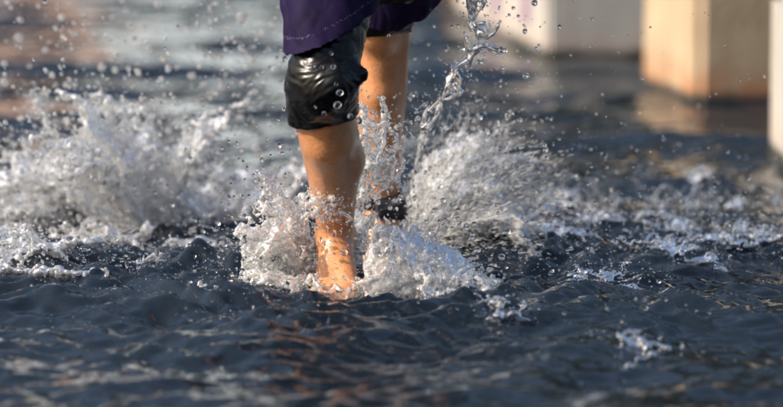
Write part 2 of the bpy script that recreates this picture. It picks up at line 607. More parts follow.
def house(s0, s1, hgt, wall, label):  # out of view, added to brighten and tint the water's reflections
    e = bpy.data.objects.new('house', None)
    e.location = (-3.2 + .82 * (s0 + s1) / 2, 50 - .57 * (s0 + s1) / 2, .7)      # terrace turned so its fronts catch the sun and reflect brighter
    e.rotation_euler = (0, 0, R(-35))
    col.objects.link(e)
    w = (s1 - s0) / 2
    box('wall', (-w, 0, 0), (w, 7, hgt), wall, e)
    v = np.array([[-w, -.3, hgt], [w, -.3, hgt], [w, 7.3, hgt], [-w, 7.3, hgt], [-w, 3.5, hgt + 1.6], [w, 3.5, hgt + 1.6]])
    me = mesh_np('roof', v + [0, 0, .01], [np.array([[0, 1, 5, 4], [2, 3, 4, 5], [0, 3, 2, 1]]), np.array([[1, 2, 5], [3, 0, 4]])], smooth=False)
    link('roof', me, ROOF, e)
    k = int(2 * w / 2.2)
    for fl in range(int(hgt // 2.6)):
        for i in range(k):
            xc = -w + (i + .5) * 2 * w / k
            box('window', (xc - .4, -.03, fl * 2.7 + .9), (xc + .4, .05, fl * 2.7 + 2.2), GLASS, e)
    tag(e, label, 'house', 'added houses on the far quay')


house(-12.5, -4.2, 8.6, plain('white_render', (.66, .74, .82)), 'unseen white rendered house with clay roof added on the far quay')
house(-4.1, -1.6, 7.4, plain('salmon_render', (.60, .42, .36)), 'unseen narrow salmon pink house added on the far quay')
house(-1.5, 3.2, 9.0, plain('pale_blue_render', (.60, .72, .82)), 'unseen pale blue house added on the far quay')


def mat_leaf():
    m, nt, b, out = new_mat('dark_foliage')
    gi = nd(nt, 'ShaderNodeNewGeometry')
    cr = ramp(nt, [(0.0, (.022, .032, .012)), (1.0, (.07, .085, .03))])
    nt.links.new(gi.outputs['Random Per Island'], cr.inputs[0])
    nt.links.new(cr.outputs[0], b.inputs['Base Color'])
    b.inputs['Roughness'].default_value = .6
    return m


LEAF, BARK = mat_leaf(), plain('bark', (.09, .065, .045))


def tree_meshes(seed):
    g = np.random.default_rng(seed)
    n = 3600
    cl = g.normal(size=(46, 3)) * [1.7, 1.7, 4.2] + [0, 0, 10.2]
    c = cl[g.integers(0, 46, n)] + g.normal(size=(n, 3)) * .85
    a, b = g.normal(size=(2, n, 3))
    a /= np.linalg.norm(a, axis=1)[:, None]
    b -= a * (a * b).sum(1)[:, None]
    b /= np.linalg.norm(b, axis=1)[:, None]
    sz = (.22 + .25 * g.random(n))[:, None]
    v = np.stack([c - a * sz, c + b * sz * .6, c + a * sz, c - b * sz * .6], 1).reshape(-1, 3)
    crown = mesh_np('crown', v, [np.arange(4 * n).reshape(-1, 4)], smooth=False)
    crown.materials.append(LEAF)
    tp, tr = [], []
    for z in np.linspace(-.2, 9, 60):
        tp.append([.25 * math.sin(z * .5 + seed), .2 * math.cos(z * .4), z])
        tr.append(.34 - .024 * z)
    for q in cl[:9]:
        for t in np.linspace(0, 1, 90):
            z0 = min(8.5, 4 + .35 * (q[2] - 4))
            bx, by = .25 * math.sin(z0 * .5 + seed), .2 * math.cos(z0 * .4)
            tp.append([bx + (q[0] - bx) * t, by + (q[1] - by) * t, z0 + (q[2] - z0) * t])
            tr.append(.15 - .03 * t)
    trunk = blob_mesh('trunk', tp, tr, .12)
    trunk.materials.append(BARK)
    return crown, trunk


KINDS = [tree_meshes(k) for k in (1, 2, 3)]
g_ = np.random.default_rng(77)
NEXT = ('behind the white house', 'behind the salmon house', 'behind the pale blue house')
for i, (x, y, h_) in enumerate(((-24, 68, 1.05), (-18.5, 67, 1.2), (-13, 66, 1.1), (-8.5, 66.5, 1.2), (-4, 66, 1.1), (.5, 64, 1.22),
                                (4.5, 58, 1.1), (8, 59, 1.2), (12, 58, 1.05), (16.5, 60, 1.2), (21, 59, 1.1))):
    e = bpy.data.objects.new('tree', None)  # out of view, added so the water reflects something dark
    e.location = (x, y, .7)
    e.rotation_euler = (0, 0, g_.random() * 6.28)
    e.scale = (1.15 * h_, 1.15 * h_, 1.0 * h_)
    col.objects.link(e)
    crown, trunk = KINDS[i % 3]
    link('crown', crown, None, e)
    link('trunk', trunk, None, e)
    tag(e, 'unseen dark leafy tree added on the far quay ' + ('behind the terrace of houses' if i < 6 else 'in the open beside the houses'), 'tree',
        'added trees behind the far houses' if i < 6 else 'added trees along the open quay')


MARK = plain('faded_purple_paint', (.20, .13, .19))
for t0, t1, z0 in ((.40, .62, .13), (1.28, 1.52, .10)):
    box('painted_mark', (-.004, t0, z0), (.004, t1, .46), MARK, white_block)


# ------------------------------------------------------------------ the wading person
class Field:
    def __init__(s, lo, hi, vox):
        s.lo, s.vox = np.array(lo, float), vox
        s.n = np.ceil((np.array(hi) - s.lo) / vox).astype(int) + 1
        s.d = np.full(s.n, 0.08, np.float32)

    def _box(s, lo, hi):
        a = np.clip(np.floor((lo - s.lo) / s.vox).astype(int), 0, s.n - 1)
        b = np.clip(np.ceil((hi - s.lo) / s.vox).astype(int) + 1, 1, s.n)
        sl = tuple(slice(i, j) for i, j in zip(a, b))
        ax = [s.lo[k] + s.vox * np.arange(a[k], b[k]) for k in range(3)]
        return sl, np.meshgrid(*ax, indexing='ij', sparse=True)

    def cone(s, a, b, ra, rb, k=0.02, cut=None):
        a, b = np.asarray(a, float), np.asarray(b, float)
        m = max(ra, rb) + 0.085
        sl, (x, y, z) = s._box(np.minimum(a, b) - m, np.maximum(a, b) + m)
        ab = b - a
        L2 = max(float(ab @ ab), 1e-9)
        t = np.clip(((x - a[0]) * ab[0] + (y - a[1]) * ab[1] + (z - a[2]) * ab[2]) / L2, 0, 1)
        d = np.sqrt((x - a[0] - t * ab[0]) ** 2 + (y - a[1] - t * ab[1]) ** 2 + (z - a[2] - t * ab[2]) ** 2) - (ra + t * (rb - ra))
        if cut is not None:                                  # plane (point, normal): keep the side the normal leaves
            p, n_ = cut
            d = np.maximum(d, (x - p[0]) * n_[0] + (y - p[1]) * n_[1] + (z - p[2]) * n_[2])
        o = s.d[sl]
        hh = np.clip(0.5 + 0.5 * (o - d) / k, 0, 1)
        s.d[sl] = o * (1 - hh) + d * hh - k * hh * (1 - hh)

    def ball(s, c, r, k=0.02):
        s.cone(c, np.asarray(c) + [0, 0, 1e-4], r, r, k)

    def mesh(s, name, disp=None):
        v, t, q = iso_mesh(name, s.d, s.lo, s.vox, 0.0)
        if disp is not None:
            me = mesh_np(name, v, [t, q])
            nn = np.empty(len(v) * 3, np.float32)
            me.vertex_normals.foreach_get('vector', nn)
            v = v + nn.reshape(-1, 3) * disp(v)[:, None]
            bpy.data.meshes.remove(me)
        return mesh_np(name, v, [t, q])


def unit(v):
    return np.asarray(v) / np.linalg.norm(v)


KN1, AN1 = P(325, 82, 7.72), P(336, 238, 8.00)        # planted leg
KN2, AN2 = P(381, 26, 8.38), P(383, 209, 8.52)        # trailing leg
HP1, HP2 = np.array([-0.115, 7.98, 0.95]), np.array([0.075, 8.06, 0.96])


def leg_prims(f, hp, kn, an, med, toe_dir, foot_drop, infl=0.0, upper=True, lower=True, w=1.0):
    d = unit(an - kn)
    L = np.linalg.norm(an - kn)
    fw = np.array([0, -1.0, 0])
    fw = unit(fw - d * (fw @ d))
    m = np.cross(d, fw)
    m = unit(m) * (1 if m[0] * med > 0 else -1)

    def q(t, a=0.0, b=0.0):
        return kn + d * (t * L) + m * a + fw * b
    if upper:
        f.cone(hp, hp + (kn - hp) * 0.5, 0.105 + infl, 0.092 + infl, 0.03)
        f.cone(hp + (kn - hp) * 0.5, kn, 0.092 + infl, 0.062 + infl, 0.03)
        f.cone(hp + (kn - hp) * 0.45 + fw * 0.03, kn + fw * 0.02, 0.075 + infl, 0.05 + infl, 0.03)
    f.ball(kn + fw * 0.028, 0.043 + infl, 0.03)                       # kneecap
    if lower:
        f.cone(q(0), q(.35, 0, .012), 0.056 * w + infl, 0.05 * w + infl, 0.025)
        f.cone(q(.35, 0, .012), q(.95, 0, .004), 0.05 * w + infl, 0.032 + infl, 0.025)
        f.cone(q(.08, .022, -.02), q(.54, .029, -.028), 0.037 * w + infl, 0.038 * w + infl, 0.03)   # calf, inner belly
        f.cone(q(.54, .029, -.028), q(.98, .010, -.022), 0.038 * w + infl, 0.022 + infl, 0.045)
        f.cone(q(.06, -.038, -.012), q(.96, -.012, -.014), 0.041 * w + infl, 0.024 + infl, 0.03)      # outer belly
        f.cone(q(.14, -.022, -.04), q(.50, -.022, -.04), 0.034 * w + infl, 0.03 * w + infl, 0.03)
        f.cone(q(.6, 0, -.02), q(1.0, 0, -.032), 0.03 + infl, 0.014 + infl, 0.02)
    if lower and infl == 0:
        f.ball(q(.985, .030, -.002), 0.016, 0.016)                     # ankle bones
        f.ball(q(1.0, -.030, -.006), 0.016, 0.016)
        td = unit(toe_dir)
        sd_ = unit(np.cross(td, [0, 0, 1.0])) * (1 if np.cross(td, [0, 0, 1.0])[0] * med > 0 else -1)
        dn = np.array([0, 0, -1.0])
        heel = an - td * 0.045 + dn * foot_drop
        ball_ = heel + td * 0.19
        f.cone(an, heel, 0.032, 0.032, 0.02)
        f.cone(an + td * .005, ball_ + sd_ * .028 + [0, 0, .008], 0.038, 0.025, 0.025)
        f.cone(an + td * .0, ball_ - sd_ * .034, 0.034, 0.021, 0.025)
        f.cone(heel, ball_, 0.03, 0.02, 0.03)
        f.cone(ball_ + sd_ * .034, ball_ - sd_ * .042, 0.022, 0.019, 0.02)
        for i, (o_, ln, r_) in enumerate(((.032, .062, .0135), (.010, .058, .010), (-.008, .053, .0095), (-.025, .046, .009), (-.041, .038, .0085))):
            b0 = ball_ + sd_ * o_ + td * .008
            b1 = b0 + td * ln * .6 + np.array([0, 0, .004])
            f.cone(b0, b1, r_ * 1.05, r_, 0.006)
            f.cone(b1, b0 + td * ln + np.array([0, 0, -.006]), r_, r_ * .9, 0.004)


body = Field((-0.52, 7.25, -0.16), (0.5, 8.85, 1.98), 0.005)
leg_prims(body, HP1, KN1, AN1, +1, (.02, -.9, -.33), 0.060, w=1.06)
leg_prims(body, HP2, KN2, AN2, -1, (-.05, -.55, -.83), 0.05, w=0.80)
body.cone(P(388, 52, 8.46), P(388, 96, 8.47), .037, .030, .035)      # outer calf of the trailing leg
pel = (HP1 + HP2) / 2
chest, neck, headc = pel + [0, -.13, .40], pel + [.0, -.18, .585], pel + [0, -.215, .735]
body.cone(HP1 + [0.02, 0, .05], HP2 + [-.02, 0, .05], .115, .115, .05)
body.cone(pel + [0, 0, .08], chest + [0, 0, -.08], .13, .125, .06)
for s_ in (-1, 1):
    body.cone(pel + [s_ * .05, -.02, .14], chest + [s_ * .075, 0, 0], .10, .115, .05)
body.cone(chest + [-.13, .0, .11], chest + [.13, .0, .11], .07, .07, .05)
body.cone(chest + [0, 0, .1], neck, .07, .056, .03)
body.cone(neck, headc + [0, .01, -.03], .055, .06, .02)
body.cone(headc + [0, .015, .02], headc + [0, .02, .05], .083, .085, .03)                # skull
body.cone(headc + [0, -.03, -.06], headc + [0, -.04, .02], .05, .062, .03)                # jaw, face
body.cone(headc + [0, -.095, .02], headc + [0, -.112, -.015], .009, .014, .01)            # nose
for s_ in (-1, 1):
    body.ball(headc + [s_ * .03, -.094, .028], .012, .008)
    body.cone(headc + [s_ * .082, .01, .02], headc + [s_ * .085, .012, -.02], .011, .009, .008)
body.cone(headc + [-.02, -.093, -.05], headc + [.02, -.093, -.05], .008, .008, .008)      # mouth


def arm(sh, el, wr, med):
    body.cone(sh, el, .05, .038, .03)
    body.cone(el, el + (wr - el) * .35, .04, .04, .02)
    body.cone(el + (wr - el) * .35, wr, .04, .026, .02)
    d = unit(wr - el)
    s1 = unit(np.cross(d, [1.0, 0, 0]))
    s2 = np.cross(d, s1)
    pc = wr + d * .085
    for o_ in (-.026, -.009, .009, .026):
        body.cone(wr + d * .02 + s1 * o_ * .6, pc + s1 * o_, .017, .0125, .012)
    for o_, ln in ((-.030, .062), (-.010, .076), (.011, .080), (.032, .070)):
        k1 = pc + s1 * o_ + d * ln * .5 + s2 * .010 * med
        k2 = pc + s1 * o_ + d * ln * .72 + s2 * .036 * med
        body.cone(pc + s1 * o_, k1, .0105, .0095, .003)
        body.cone(k1, k2, .0095, .008, .003)
    t0 = wr + d * .03 + s1 * .026
    body.cone(t0, t0 + d * .035 + s1 * .022 + s2 * .012 * med, .014, .011, .008)
    body.cone(t0 + d * .035 + s1 * .022 + s2 * .012 * med, t0 + d * .07 + s1 * .024 + s2 * .026 * med, .011, .009, .003)


SH1, SH2 = chest + [-.19, .0, .11], chest + [.19, .0, .11]
arm(SH1, SH1 + [-.09, .20, -.20], SH1 + [-.06, -.03, -.32], 1)
arm(SH2, SH2 + [.09, -.02, -.29], SH2 + [.04, -.25, -.20], -1)

person = bpy.data.objects.new('person', None)
person.location = (FOOT[0], FOOT[1], 0)
col.objects.link(person)
tag(person, 'person running through shallow water in purple shorts over black leggings cut below the knee', 'person')
PINV = Matrix.Translation(person.location).inverted()


def pchild(name, me, mat, parent=None):
    o = link(name, me, mat, parent or person)
    if parent is None:
        o.matrix_parent_inverse = PINV
    return o


skin_o = pchild('body', body.mesh('body'), SKIN)


def plane(p0, p1, p2, down):
    n_ = unit(np.cross(p1 - p0, p2 - p0))
    if n_ @ down < 0:
        n_ = -n_
    return p0, n_


def wrinkle(amp, sx, sz, zo=0.0, fine=0.35):
    def f(v):
        wx = noise(v[:, 0] * 9, v[:, 1] * 9, v[:, 2] * 9 + zo) * .05
        a = noise(v[:, 0] * sx + wx * 40, v[:, 1] * sx, (v[:, 2] + wx) * sz + zo)
        b = noise(v[:, 0] * sx * 2.3, v[:, 1] * sx * 2.3 + 5, (v[:, 2] + wx * 2) * sz * 2.1)
        return amp * ((1 - np.abs(a) * 3) * .6 + fine * (1 - np.abs(b) * 3))
    return f


# black leggings: one tube a leg, hem below the knee
ld = unit(AN1 - KN1)
lg = Field((-0.30, 7.5, 0.28), (0.06, 8.2, 1.02), 0.004)
leg_prims(lg, HP1, KN1, AN1, +1, (0, -1, 0), 0, infl=0.008, w=1.06)
lg.cone(P(338, 82, 7.68), P(362, 76, 7.70), .05, .015, .016)              # slack fold beside the kneecap
lg.cone(P(340, 58, 7.72), P(361, 74, 7.69), .035, .013, .016)
lg.cone(P(312, 72, 7.72), P(308, 112, 7.80), .05, .05, .03)
hem_p, hem_n = plane(P(290, 121, 7.86), P(327, 126, 7.74), P(352, 110, 7.86), np.array([0, 0, -1.0]))
gx, gy, gz = np.meshgrid(*[lg.lo[k] + lg.vox * np.arange(lg.n[k]) for k in range(3)], indexing='ij', sparse=True)
lg.d = np.maximum(lg.d, (gz - .76).astype(np.float32))
lg.d = np.maximum(lg.d, ((gx - hem_p[0]) * hem_n[0] + (gy - hem_p[1]) * hem_n[1] + (gz - hem_p[2]) * hem_n[2]).astype(np.float32))
leg_cloth = pchild('legging', lg.mesh('legging', wrinkle(.0040, 12, 40, fine=.5)), BLACK)
lg2 = Field((-0.16, 7.85, 0.36), (0.26, 8.6, 1.05), 0.005)
leg_prims(lg2, HP2, KN2, AN2, -1, (0, -1, 0), 0, infl=0.007, w=0.80)
h2p, h2n = plane(P(365, 36, 8.44), P(380, 37, 8.32), P(398, 33, 8.44), np.array([0, 0, -1.0]))
gx, gy, gz = np.meshgrid(*[lg2.lo[k] + lg2.vox * np.arange(lg2.n[k]) for k in range(3)], indexing='ij', sparse=True)
lg2.d = np.maximum(lg2.d, (gz - .76).astype(np.float32))
lg2.d = np.maximum(lg2.d, ((gx - h2p[0]) * h2n[0] + (gy - h2p[1]) * h2n[1] + (gz - h2p[2]) * h2n[2]).astype(np.float32))
pchild('legging', lg2.mesh('legging', wrinkle(.003, 7, 22, 3.0)), BLACK)

# purple shorts
S1 = plane(P(284, 40, 7.86), P(326, 41, 7.70), P(374, 6, 7.84), np.array([0, 0, -1.0]))
S2 = plane(P(380, 20, 8.30), P(397, 22, 8.28), P(428, 0, 8.34), np.array([0, 0, -1.0]))
shf = Field((-0.36, 7.45, 0.48), (0.36, 8.75, 1.20), 0.005)
shf.cone(HP1 + [0, 0, .03], HP1 + (KN1 - HP1) * .55, .118, .108, .03, cut=S1)
shf.cone(HP1 + (KN1 - HP1) * .55 + [-.004, 0, 0], KN1 + [.0, 0, .0], .108, .099, .03, cut=S1)
shf.cone(HP2 + [0, 0, .03], KN2 + [.012, 0, 0.02], .126, .112, .03, cut=S2)
shf.cone(HP1 + [0.02, 0, .06], HP2 + [-.02, 0, .06], .13, .13, .05)
shf.cone(pel + [0, 0, .06], pel + [0, -.01, .14], .145, .14, .05)
gx, gy, gz = np.meshgrid(*[shf.lo[k] + shf.vox * np.arange(shf.n[k]) for k in range(3)], indexing='ij', sparse=True)
shf.d = np.maximum(shf.d, (gz - (pel[2] + .15)).astype(np.float32) + 0 * gx.astype(np.float32))


def short_folds(v):
    wx = noise(v[:, 0] * 5, v[:, 1] * 5, v[:, 2] * 5) * .08
    a = noise((v[:, 0] + wx) * 17 + v[:, 2] * 7, v[:, 1] * 9, v[:, 2] * 3.5)
    b = noise((v[:, 0] - wx) * 34, v[:, 1] * 20, v[:, 2] * 14 + 3)
    return .012 * (.4 - np.abs(a) * 2.2) + .0022 * (1 - np.abs(b) * 3)


shorts = pchild('shorts', shf.mesh('shorts', short_folds), PURPLE)
# hem stitching: a line parallel to the hem, laid on the cloth
sm = shorts.data
co = np.empty(len(sm.vertices) * 3, np.float32)
sm.vertices.foreach_get('co', co)
co = co.reshape(-1, 3)
sel = np.abs((co - S1[0]) @ S1[1] + 0.030) < 0.003
sel &= co[:, 0] < 0.0
pts = co[sel]
nn = np.empty(len(co) * 3, np.float32)
sm.vertex_normals.foreach_get('vector', nn)
pts = pts + nn.reshape(-1, 3)[sel] * 0.001
if len(pts):
    stitch = pchild('stitching', blob_mesh('stitching', pts, np.full(len(pts), .0015), .0018), STITCH)
    stitch['kind'] = 'stuff'

# timing strap on the trailing ankle
d2 = unit(AN2 - KN2)
sc_ = AN2 - d2 * 0.012
stf = Field(sc_ - .11, sc_ + .11, 0.003)
stf.cone(sc_ - d2 * .05 + [0, .004, 0], sc_ + d2 * .05 + [0, .004, 0], .0515, .0515, .004)
gx, gy, gz = np.meshgrid(*[stf.lo[k] + stf.vox * np.arange(stf.n[k]) for k in range(3)], indexing='ij', sparse=True)
along = (gx - sc_[0]) * d2[0] + (gy - sc_[1]) * d2[1] + (gz - sc_[2]) * d2[2]
stf.d = np.maximum(stf.d, (np.abs(along) - 0.037).astype(np.float32))
strap = pchild('ankle_strap', stf.mesh('ankle_strap', wrinkle(.002, 12, 30)), RUBBER)
chf = Field(sc_ + [-.05, -.12, -.06], sc_ + [.09, .04, .06], 0.003)
ctr = sc_ + np.array([.010, -.054, -.006])
for a_, b_ in (((-.018, .0, .012), (.016, .004, .014)), ((-.018, .0, -.012), (.016, .004, -.012)), ((-.018, 0, .012), (-.018, 0, -.012)), ((.016, .004, .012), (.016, .004, -.012)), ((-.01, 0, 0), (.01, 0, 0))):
    chf.cone(ctr + a_, ctr + b_, .012, .012, .004)
chf.cone(ctr + [.030, .008, .016], ctr + [.036, .022, -.014], .019, .017, .008)
chip = link('timing_chip', chf.mesh('timing_chip'), PLASTIC, strap)

# ------------------------------------------------------------------ splashes
GR = 9.81


def sheet(c, r0, a0, a1, vh, vz, T, thick, seed, nu=None, ns=None, fing=9.0, hole=0.0, rough=0.02, lean=(0, 0), per=1.0, tvar=.35):
    """points of a thrown sheet of water: launch angle u (degrees, 0 = +x, 90 = away), age s in seconds"""
    r = np.random.default_rng(seed)
    z0 = seed * 7.31
    a0, a1 = R(a0), R(a1)
    nu = nu or max(12, int(abs(a1 - a0) * (r0 + vh * T) / (thick * 1.1)))
    ns = ns or max(12, int(math.hypot(vh, vz) * T / (thick * 1.1)))
    u, s = np.meshgrid(np.linspace(a0, a1, nu), np.linspace(0.0, 1.0, ns), indexing='ij')
    u = u + r.normal(size=u.shape) * (a1 - a0) / nu * .5
    s = np.clip(s + r.normal(size=u.shape) / ns * .5, 0, 1)
    m = 1 + .35 * noise(u * 2.2, z0, 0) + .22 * noise(u * fing * .6, z0, 3.0)
    tm = T * (1 + tvar * 1.6 * noise(u * fing, z0, 9.0) + tvar * .8 * noise(u * 2.5, z0, 4.))
    t = s * tm
    vhh = vh * (1 + .3 * noise(u * 3, z0, 14.)) * m
    p = np.stack([c[0] + (r0 + vhh * t) * np.cos(u) + lean[0] * t,
                  c[1] + (r0 + vhh * t) * np.sin(u) + lean[1] * t,
                  c[2] + vz * m * t - .5 * GR * t * t], -1)
    q = p * 16
    g = s[..., None] ** .8
    p = p + g * rough * np.stack([noise(q[..., 0], q[..., 1], q[..., 2] + k * 31 + z0) for k in range(3)], -1) * 2.0
    q = p * 45
    p = p + g * rough * .5 * np.stack([noise(q[..., 0], q[..., 1], q[..., 2] + k * 37 + z0) for k in range(3)], -1) * 2.0
    keep = (.42 * noise(u * fing * 1.7 * per, s * 2.2, z0 + 20) + .30 * noise(u * fing * 4, s * 8, z0 + 27) + .55 - hole - .62 * s ** 1.5) > 0
    keep &= p[..., 2] > -.03
    rad = thick * (1.0 - .25 * s + .6 * noise(u * fing * 3, s * 9, z0 + 41)) * (.85 + .3 * r.random(u.shape))
    return p[keep], np.maximum(rad[keep], .45 * thick)


def strand(pts, r0, seed, step=0.45, wig=0.012, broken=False):
    """ligament of water through given points, beaded and kinked"""
    pts = np.asarray(pts, float)
    seg = np.linalg.norm(np.diff(pts, axis=0), axis=1)
    L = np.concatenate([[0], np.cumsum(seg)])
    s = np.arange(0, L[-1], r0 * step)
    p = np.stack([np.interp(s, L, pts[:, k]) for k in range(3)], -1)
    p = p + wig * 2 * np.stack([noise(s * 14, seed * 3.1 + k * 9, 0) + .5 * noise(s * 40, seed * 3.1 + k * 9, 5) for k in range(3)], -1)
    rad = r0 * (.8 + 1.1 * noise(s * 26, seed * 1.7, 8) + .5 * noise(s * 70, seed, 2))
    if broken:                                                # torn into beads and short threads
        g = np.random.default_rng(seed)
        k = noise(s * 34, seed * 2.3, 11) > -.12
        na = int(1.5 * len(p))
        a = p[g.integers(0, len(p), na)] + g.normal(size=(na, 3)) * .016
        return np.concatenate([p[k], a]), np.concatenate([np.clip(rad, r0 * .38, r0 * 1.7)[k], r0 * (.35 + .5 * g.random(len(a)) ** 3)])
    return p, np.clip(rad, r0 * .38, r0 * 1.9)


def cat(*a):
    return np.concatenate([x[0] for x in a]), np.concatenate([x[1] for x in a])


def noisy_mass(c, size, n, r, seed, power=1.0):
    """lumpy churned water in an ellipsoid"""
    g = np.random.default_rng(seed)
    d = g.normal(size=(n, 3))
    d /= np.linalg.norm(d, axis=1)[:, None]
    p = np.asarray(c) + d * (g.random(n)[:, None] ** (power / 3)) * np.asarray(size)
    q = p * 20
    k = noise(q[:, 0], q[:, 1], q[:, 2] + seed) + .6 * noise(q[:, 0] * 2.3, q[:, 1] * 2.3, q[:, 2] * 2.3)
    p, g2 = p[(k > -.05) & (p[:, 2] > -.03)], g.random(((k > -.05) & (p[:, 2] > -.03)).sum())
    return p, r * (.6 + .9 * g2 ** 2)


def splash(name, cloud, mat, vox, label, drop=.22, jit=.012, rmax=.0030):
    """liquid sheet plus the loose drops it sheds, one uncountable mass"""
    g = np.random.default_rng(len(label) * 7 + len(cloud[0]))
    v, faces = blob_mesh(name, cloud[0], cloud[1], vox, raw=True)
    n = int(len(cloud[0]) * drop)
    pick = cloud[0][g.integers(0, len(cloud[0]), n)]
    pick = pick + g.normal(size=(n, 3)) * jit * (.4 + 1.2 * g.random((n, 1)))
    pick = pick[pick[:, 2] > .004]
    n = len(pick)
    ax = pick - cloud[0].mean(0) * [1, 1, 0]
    ax = ax / np.linalg.norm(ax, axis=1)[:, None] + g.normal(size=(n, 3)) * .35
    ax /= np.linalg.norm(ax, axis=1)[:, None]
    dv, dfc = drops_mesh(name, pick, .0007 + (rmax - .0007) * g.random(n) ** 2.6, ax, 1 + 2.2 * g.random(n) ** 2, ico=ICO0, seed=n, raw=True)
    me = mesh_np(name, np.concatenate([v, dv]), faces + [dfc + len(v)])
    o = link(name, me, mat)
    tag(o, label, 'splash', kind='stuff')
    return o


# froth thrown up beside the planted foot
cF = P(300, 275, 7.97)
cF[2] = 0.0
splash('foot_splash', cat(
    sheet(cF + [.03, .03, 0], .03, 120, 240, .62, 1.6, .23, .0034, 21, fing=6, rough=.03, hole=.05),
    sheet(cF + [.03, .05, 0], .02, 100, 215, .45, 1.9, .23, .0034, 22, fing=7, rough=.03, hole=.05),
    sheet(cF + [.04, .02, 0], .05, 150, 265, .75, .9, .17, .0034, 23, fing=7, rough=.02),
    noisy_mass(cF + [-.04, .05, .07], (.10, .06, .095), 4200, .0038, 5)),
    FOAM, .0031, 'white frothy splash thrown up beside the planted bare foot', drop=.12, jit=.016, rmax=.0042)

# glassy lobe on the other side of the foot
cL = P(378, 272, 7.9)
cL[2] = 0.0


def lobe(seed, n=150, m=70):
    u, s = np.meshgrid(np.linspace(0, 1, n), np.linspace(0, 1, m), indexing='ij')
    r = np.random.default_rng(seed)
    u = u + r.normal(size=u.shape) * .3 / n
    top = np.interp(u, [0, .12, .3, .55, .8, 1], [.10, .15, .13, .095, .045, -.01])
    xx = cL[0] - .02 + u * .30
    arc = np.sin(s * math.pi * .62)
    yy = cL[1] - .10 + .04 * u + (1 - np.cos(s * math.pi * .6)) * .11
    p = np.stack([xx, yy, -.02 + (top + .02) * arc], -1)
    p += .022 * np.stack([noise(p[..., 0] * 17, p[..., 1] * 17 + k * 11, p[..., 2] * 17 + seed) for k in range(3)], -1)
    p += .012 * np.stack([noise(p[..., 0] * 42, p[..., 1] * 42 + k * 11, p[..., 2] * 42 + seed) for k in range(3)], -1)
    k = .55 * noise(u * 9, s * 6, seed) + .5 * noise(u * 22, s * 13, seed + 4) + .20 - .3 * np.clip(s - .6, 0, 1) - .25 * np.clip(u - .6, 0, 1)
    keep = k > 0
    rad = .0054 * (1 + 1.2 * noise(u * 26, s * 15, seed + 9))
    return p[keep], np.maximum(rad[keep], .003)


splash('water_lobe', cat(lobe(3), lobe(8),
    strand([P(372, 262, 7.84), P(378, 246, 7.85), P(373, 232, 7.86), P(377, 224, 7.86)], .005, 3),
    strand([P(386, 250, 7.84), P(392, 238, 7.85), P(398, 226, 7.86)], .0045, 4),
    strand([P(352, 287, 7.82), P(372, 281, 7.80), P(385, 270, 7.8)], .005, 6),
    sheet(cL + [.02, .02, 0], .03, -60, 60, .9, 1.05, .19, .0034, 31, fing=7, rough=.035, hole=.12),
    sheet(cL + [.0, .04, 0], .03, -30, 70, .55, 1.5, .20, .0034, 32, fing=7, rough=.035, hole=.14),
    sheet(cL + [.08, -.02, 0], .03, -70, 20, 1.1, .8, .16, .0032, 33, fing=7, rough=.035, hole=.12),
    sheet(np.array([FOOT[0], FOOT[1] - .15, water_z(FOOT[0], FOOT[1] - .15) - .012]), .05, 160, 380, .38, .62, .10, .0034, 34, fing=5, rough=.03, hole=.08),
    sheet(np.array([FOOT[0], FOOT[1] - .10, .0]), .055, 175, 365, .12, .95, .11, .0032, 35, fing=5, rough=.03, hole=.12)),
    LOBE, .0031, 'glassy bubbled lobe of water curling away from the planted foot', drop=.07, jit=.025, rmax=.005)

# water climbing round the shin and between the legs
def on_shin(px, py, jx, jy, n, seed, Y=7.86):
    r = np.random.default_rng(seed)
    return strand([P(px + r.normal() * jx * (i / n), py + i * jy, Y + r.normal() * .01) for i in range(n)], .0042, seed, wig=.01)


sh_list = []
for i, (x0, y0, x1, y1) in enumerate(((306, 206, 326, 196), (310, 196, 330, 208), (322, 200, 340, 214), (328, 210, 350, 220), (308, 214, 326, 220),
                                      (332, 192, 326, 212), (304, 222, 316, 212))):
    sh_list.append(strand([P(x0, y0, 7.87), P((x0 + x1) / 2, (y0 + y1) / 2 - 2, 7.845), P(x1, y1, 7.86)], .0036, 41 + i, wig=.012, broken=True))
for i in range(9):
    r_ = np.random.default_rng(60 + i)
    x0 = 344 + r_.random() * 26
    y0 = 208 - r_.random() * 10
    top = 98 + r_.random() * 70
    pts_ = [P(x0 + (x0 - 340) * .7 * k + r_.normal() * 4, y0 + (top - y0) * k, 8.02 + r_.random() * .12) for k in np.linspace(0, 1, 6)]
    sh_list.append(strand(pts_, .0046, 60 + i, wig=.016))
for i, (x0, y0, x1, y1) in enumerate(((360, 190, 366, 108), (372, 185, 378, 120), (384, 180, 392, 118), (368, 178, 386, 140), (392, 192, 404, 130), (356, 170, 372, 128), (378, 196, 398, 160))):
    sh_list.append(strand([P(x0, y0, 8.1), P((x0 + x1) / 2 + 3, (y0 + y1) / 2, 8.1), P(x1, y1, 8.1)], .0040, 241 + i, wig=.022, broken=i % 2 == 0))
cM = P(344, 252, 8.12)
cM[2] = 0.04
sh_list += [sheet(cM, .04, 0, 360, .08, 1.4, .22, .0029, 51, fing=3, rough=.035, hole=.12),
            sheet(cM, .03, 0, 360, .14, 1.1, .18, .0029, 52, fing=3, rough=.035, hole=.1)]
splash('leg_splash', cat(*sh_list), FROTH, .0030, 'clear lacy water climbing between the two legs and across the shin')

